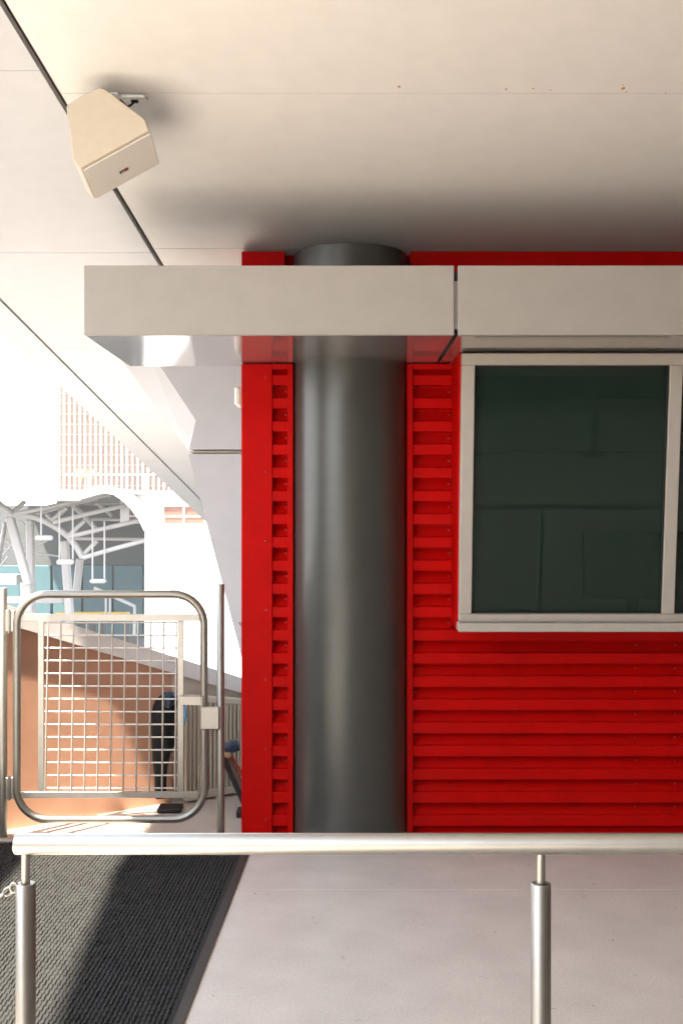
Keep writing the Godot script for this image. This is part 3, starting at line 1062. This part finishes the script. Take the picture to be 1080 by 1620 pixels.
# ---------------------------------------------------------------- handrail in the foreground
func build_rail() -> void:
	var d := 2.35
	var h := EYE - (1335.0 - 810.0) / F * d
	var x0 := (24.0 - 540.0) / F * d
	var r := 0.0218
	var t := thing("handrail", "brushed stainless steel handrail on thin stepped posts in the foreground", "handrail", Vector3(0.3, 0, -d))
	var s := begin()
	var pts := [Vector3(x0, h, -d), Vector3(x0 + 0.0025, h, -d), Vector3(x0 + 0.003, h, -d)]
	tube(s, [Vector3(x0 + 0.003, h, -d), Vector3(2.9, h, -d)], r, 48)
	tube(s, [Vector3(x0, h, -d), Vector3(x0 + 0.003, h, -d)], r - 0.003, 48, false, true, r)
	part(s, "rail", M.steel, t)
	var i := 0
	for px in [41.0, 855.0, 1669.0]:
		var x: float = (px - 540.0) / F * d
		var top := EYE - (1397.0 - 810.0) / F * d
		s = begin()
		tube(s, [Vector3(x, 0.012, -d), Vector3(x, top - 0.002, -d)], 0.0205, 36)
		tube(s, [Vector3(x, top - 0.002, -d), Vector3(x, top, -d)], 0.0205, 36, false, true, 0.0187)
		var p := part(s, "post", M.steel, t)
		s = begin()
		tube(s, [Vector3(x, top + 0.0005, -d), Vector3(x, h - r * 0.85, -d)], 0.0090, 20)
		part(s, "spigot", M.steel, p)
		s = begin()
		tube(s, [Vector3(x, 0.001, -d), Vector3(x, 0.0115, -d)], 0.05, 32)
		part(s, "base_flange", M.steel_dull, p)
		i += 1
	# chain hooked to the end post
	var ch_ := thing("barrier_chain", "short steel barrier chain hooked to the end post of the handrail", "chain", W(20, 1405, d))
	var a := W(26, 1404, d - 0.005)
	s = begin()
	var ring := []
	for k in 16:
		ring.append(a + Vector3(cos(TAU * k / 16.0) * 0.008 - 0.004, sin(TAU * k / 16.0) * 0.010, 0))
	tube(s, ring, 0.0026, 8, true)
	part(s, "hook_ring", M.steel, ch_)
	var p0 := W(17, 1408, d)
	for k in 16:
		var f := float(k)
		var c := p0 + Vector3(-0.021 * f, -0.0125 * f + 0.00042 * f * f, 0)
		var dirv := Vector3(-0.021, -0.0125 + 0.00042 * (2 * f + 1), 0).normalized()
		var sd := Vector3(-dirv.y, dirv.x, 0) if k % 2 == 0 else Vector3(0, 0, 1)
		var lp := []
		for q in rounded(Vector2(-0.0155, -0.007), Vector2(0.0155, 0.007), 0.0068, 4):
			lp.append(c + dirv * q.x + sd * q.y)
		s = begin()
		tube(s, lp, 0.0024, 8, true)
		part(s, "link", M.steel, ch_)

# ---------------------------------------------------------------- gate
func gx(px: float) -> float:
	return (px - 540.0) / F * 5.6
func gy(py: float) -> float:
	return EYE + (810.0 - py) / F * 5.6

func build_gate() -> void:
	var z := -5.6
	var s: SurfaceTool
	var posts := [[5.0, 930.0, "stainless steel gate post carrying the hinges of the mesh gate", 0.0215], [349.0, 924.0, "stainless steel latch post of the gate standing next to the red booth", 0.0195]]
	for q in posts:
		var po := thing("gate_post", q[2], "post", Vector3(gx(q[0]), 0, z), "posts of the gate")
		s = begin()
		tube(s, [Vector3(gx(q[0]), 0.011, z), Vector3(gx(q[0]), gy(q[1]) - 0.002, z)], q[3], 32)
		tube(s, [Vector3(gx(q[0]), gy(q[1]) - 0.002, z), Vector3(gx(q[0]), gy(q[1]), z)], q[3], 32, false, true, q[3] - 0.002)
		part(s, "shaft", M.steel, po)
		s = begin()
		tube(s, [Vector3(gx(q[0]), 0.001, z), Vector3(gx(q[0]), 0.0105, z)], 0.05, 28)
		part(s, "base_flange", M.steel_dull, po)
	var g := thing("mesh_gate", "stainless steel gate with a rounded tube frame and square wire mesh panel", "gate", Vector3(gx(175), 0, z))
	s = begin()
	var loop := []
	for v in rounded(Vector2(gx(27), gy(1296)), Vector2(gx(323), gy(940)), 0.15, 10):
		loop.append(Vector3(v.x, v.y, z))
	tube(s, loop, 0.0195, 24, true)
	part(s, "frame", M.steel, g)
	for q in [[33, 977, 317, 977, 0.034], [28, 1257, 313, 1257, 0.032], [65.5, 982.6, 65.5, 1251.8, 0.029], [286, 982.6, 286, 1251.8, 0.029]]:
		s = begin()
		bar(s, Vector3(gx(q[0]), gy(q[1]), z), Vector3(gx(q[2]), gy(q[3]), z), q[4], 0.012, 0.0015)
		part(s, "flat_bar", M.steel_dull, g)
	for k in 11:
		s = begin()
		var x0 := gx(77.0 + k * 20.25)
		var x1 := gx(72.0 + k * 20.5)
		tube(s, [Vector3(x0, gy(983), z + 0.003), Vector3(x1, gy(1251.5), z + 0.003)], 0.0041, 8)
		part(s, "wire", M.wire, g)
	for k in 14:
		s = begin()
		var y := gy(985.0 + k * 20.15)
		tube(s, [Vector3(gx(71), y, z - 0.003), Vector3(gx(280.5), y, z - 0.003)], 0.0041, 8)
		part(s, "wire", M.wire, g)
	for py in [982.0, 1246.0]:
		s = begin()
		bx(s, Vector3(gx(7), gy(py + 17), z - 0.008), Vector3(gx(15.0), gy(py - 17), z + 0.012), 0.002)
		bx(s, Vector3(gx(17.5), gy(py + 17), z - 0.008), Vector3(gx(24), gy(py - 17), z + 0.012), 0.002)
		tube(s, [Vector3(gx(16.2), gy(py + 19), z + 0.012), Vector3(gx(16.2), gy(py - 19), z + 0.012)], 0.0075, 12)
		part(s, "hinge", M.steel_dull, g)
	s = begin()
	cbox(s, Vector3(gx(333), gy(1134), z + 0.030), Vector3(0.093, 0.112, 0.012), 0.004)
	part(s, "latch_plate", M.steel_dull, g)
	s = begin()
	bar(s, Vector3(gx(284), gy(1107), z + 0.022), Vector3(gx(321), gy(1108), z + 0.022), 0.042, 0.006, 0.001)
	part(s, "latch_strap", M.steel_dull, g)
	s = begin()
	bx(s, Vector3(gx(318), gy(1117), z + 0.018), Vector3(gx(322.5), gy(1100), z + 0.034), 0.002)
	part(s, "latch_pin", M.steel, g)

# ---------------------------------------------------------------- loudspeaker under the ceiling
func build_speaker() -> void:
	var d := 4.12
	var sp := thing("loudspeaker", "cream wedge shaped loudspeaker hanging tilted below the white ceiling", "loudspeaker", W(170, 140, 4.2))
	var px := [[105, 169], [108, 163.5], [152, 140], [160, 138], [167, 141], [228, 187], [232, 193], [237, 207], [128.5, 267], [124, 264], [117, 255], [115.5, 251]]
	var hex := []
	for q in px:
		hex.append(W(q[0], q[1], d))
	var off := Vector3(-0.004, -0.042, -0.23)
	var s := begin()
	# rounded rim: front face inset, chamfer, body
	var cen := Vector3.ZERO
	for p in hex:
		cen += p
	cen /= hex.size()
	var front := []
	for p in hex:
		front.append(p + (cen - p).normalized() * 0.005)
	var start := []
	for p in hex:
		start.append(p - Vector3(0, 0, 0.006))
	for i in hex.size():
		var k := (i + 1) % hex.size()
		quad(s, front[i], front[k], start[k], start[i], (hex[i] + hex[k]) * 0.5 - cen + Vector3(0, 0, 0.05))
	prism(s, start, off)
	for i in range(1, hex.size() - 1):
		tri(s, front[0], front[i], front[i + 1], Vector3(0, 0, 1))
	part(s, "cabinet", M.speaker_shell, sp)
	# grille on the lower face
	var g0 := W(131, 266.5, d) + Vector3(0, 0, -0.010)
	var g1 := W(236, 208.5, d) + Vector3(0, 0, -0.010)
	var nrm := (g1 - g0).cross(off).normalized()
	if nrm.y > 0:
		nrm = -nrm
	var e := nrm * 0.0005
	s = begin()
	var go := off * 0.965
	prism(s, [g0 + e, g1 + e, g1 + go + e, g0 + go + e], nrm * 0.006)
	var gr := part(s, "grille", M.speaker_grille, sp)
	# name badge
	var ux := (g1 - g0).normalized()
	var uz := off.normalized()
	var bc := g0 + (g1 - g0) * 0.5 + go * 0.60 + nrm * 0.0100
	s = begin()
	cbox(s, bc, Vector3(0.036, 0.002, 0.016), 0.0, Basis(ux, nrm, uz))
	var bd := part(s, "badge", M.black, gr)
	s = begin()
	cbox(s, bc + ux * 0.0125 + nrm * 0.0013, Vector3(0.008, 0.001, 0.010), 0.0, Basis(ux, nrm, uz))
	part(s, "badge_mark", M.badge_red, bd)
	for i in 4:
		s = begin()
		cbox(s, bc + ux * (-0.012 + i * 0.0052) + nrm * 0.0013, Vector3(0.0028, 0.001, 0.005), 0.0, Basis(ux, nrm, uz))
		part(s, "badge_letter", M.white_plastic, bd)
	# bracket and box on the ceiling
	var t0 := W(158, 141, d) + Vector3(0.0, -0.02, -0.17)
	s = begin()
	tube(s, [t0, Vector3(t0.x, ch(-t0.z) - 0.014, t0.z)], 0.014, 14)
	part(s, "bracket", M.speaker_shell, sp)
	s = begin()
	cbox(s, Vector3(t0.x, ch(-t0.z) - 0.0045, t0.z), Vector3(0.075, 0.008, 0.05), 0.002, Basis(Vector3.RIGHT, atan(0.2)))
	part(s, "mounting_plate", M.white_plastic, sp)
	var jd := 4387.5 / (1170.0 - 153.0)
	var jp := W(215, 153, jd)
	s = begin()
	cbox(s, jp + Vector3(0, -0.007, 0), Vector3(0.085, 0.012, 0.11), 0.003, Basis(Vector3.RIGHT, atan(0.2)))
	var jb := part(s, "junction_box", M.white_plastic, sp)
	s = begin()
	cbox(s, jp + Vector3(-0.004, -0.018, 0.0), Vector3(0.026, 0.010, 0.018), 0.002)
	part(s, "cable_gland", M.black, jb)
	s = begin()
	var c0 := jp + Vector3(-0.006, -0.020, 0.0)
	var c3 := W(190, 158, d + 0.10)
	tube(s, [c0, c0 + Vector3(-0.012, -0.012, 0), c0.lerp(c3, 0.5) + Vector3(0, -0.022, 0), c3], 0.0045, 8)
	part(s, "cable", M.black, sp)

# ---------------------------------------------------------------- small things beyond the gate
func build_small() -> void:
	var s: SurfaceTool
	# sensor on the booth's left side
	var se := thing("wall_sensor", "small white sensor box fixed to the left side of the red booth", "sensor", Vector3(-0.51, 2.12, -5.9))
	s = begin()
	bx(s, Vector3(-0.517, W(0, 644, 5.9).y, -5.97), Vector3(-0.4885, W(0, 612, 5.9).y, -5.84), 0.005)
	part(s, "base", M.tan, se)
	s = begin()
	bx(s, Vector3(-0.549, W(0, 643, 5.9).y, -5.97), Vector3(-0.5175, W(0, 613, 5.9).y, -5.84), 0.009)
	part(s, "cover", M.white_plastic, se)
	# hook
	var hk := thing("wall_hook", "small metal hook fixed low on the left side of the red booth", "hook", Vector3(-0.51, 1.03, -5.8))
	s = begin()
	var hy := W(0, 984, 5.8).y
	tube(s, [Vector3(-0.489, hy, -5.8), Vector3(-0.522, hy, -5.8), Vector3(-0.522, hy - 0.008, -5.8), Vector3(-0.500, hy - 0.024, -5.8)], 0.004, 8)
	part(s, "bent_rod", M.steel, hk)

	# stand under a black cover
	var d := 6.12
	var st := thing("covered_stand", "upright stand under a black cover with a blue strap by the salmon wall", "stand", Vector3(W(262, 0, d).x, 0, -d))
	s = begin()
	var ax := [[1262, 254, 9], [1230, 254, 10], [1198, 255, 13], [1180, 258, 17], [1150, 259, 18], [1125, 260, 18], [1108, 263, 16], [1100, 266, 12], [1096, 268, 7]]
	var rings := []
	for q in ax:
		var ring := []
		for k in 20:
			var a := TAU * k / 20.0
			var fold := 1.0 + 0.10 * sin(a * 4.0 + q[0] * 0.03) + 0.06 * sin(a * 7.0 - q[0] * 0.05)
			var c := W(q[1], q[0], d)
			ring.append(c + Vector3(cos(a) * fold, 0, sin(a) * fold) * (q[2] / F * d))
		rings.append(ring)
	s.set_smooth_group(1)
	for i in rings.size() - 1:
		for k in 20:
			var l := (k + 1) % 20
			quad(s, rings[i][k], rings[i][l], rings[i + 1][l], rings[i + 1][k], rings[i][k] - W(ax[i][1], ax[i][0], d))
	part(s, "cover", M.black_cloth, st)
	s = begin()
	var hc := W(268, 1107, d - 0.05)
	cbox(s, hc, Vector3(0.062, 0.085, 0.09), 0.022, Basis(Vector3.FORWARD, 0.15))
	part(s, "head", M.navy, st)
	s = begin()
	bar(s, W(276, 1103, d - 0.08), W(297, 1108, d - 0.08), 0.014, 0.02, 0.004)
	part(s, "clamp", M.black, st)
	s = begin()
	tube(s, [W(276, 1098, d - 0.07), W(284, 1108, d - 0.08), W(292, 1118, d - 0.09), W(294, 1132, d - 0.09), W(290, 1146, d - 0.08)], 0.008, 10)
	part(s, "strap", M.blue, st)
	s = begin()
	tube(s, [W(272, 1262, d), W(270, 1190, d)], 0.012, 10)
	part(s, "leg", M.brown, st)
	s = begin()
	var fy := 0.001
	bx(s, Vector3(W(250, 0, d).x, fy, -d - 0.07), Vector3(W(288, 0, d).x, 0.026, -d + 0.05), 0.006)
	part(s, "base", M.black, st)

	# folded trolley leaning by the booth
	d = 6.0
	var tr := thing("folded_trolley", "folded trolley with a blue roller and slanted black and red bars beside the booth", "trolley", Vector3(W(375, 0, d).x, 0, -d))
	s = begin()
	tube(s, [W(356, 1184, d), W(374, 1180, d)], 0.028, 16)
	tube(s, [W(366, 1181, d - 0.02), W(378, 1179, d - 0.02)], 0.034, 16, false, true, 0.028)
	part(s, "roller", M.navy, tr)
	s = begin()
	bar(s, W(354, 1192, d), W(366, 1194, d), 0.03, 0.05, 0.008)
	part(s, "grip", M.tan, tr)
	for q in [[352, 1196, 392, 1285, 0.024, "black", 0.0], [358, 1196, 394, 1268, 0.020, "brown", 0.03], [363, 1196, 398, 1258, 0.012, "redbar", 0.05]]:
		s = begin()
		bar(s, W(q[0], q[1], d + q[2] * 0) + Vector3(0, 0, -q[6]), W(q[2], q[3], d) + Vector3(0, 0, -q[6]), q[4], 0.03, 0.004)
		part(s, "bar", M[q[5]], tr)
	s = begin()
	var ft := W(392, 1285, d)
	bx(s, Vector3(ft.x - 0.06, 0.001, ft.z - 0.08), Vector3(ft.x + 0.14, ft.y + 0.01, ft.z + 0.02), 0.005)
	part(s, "foot_plate", M.black, tr)
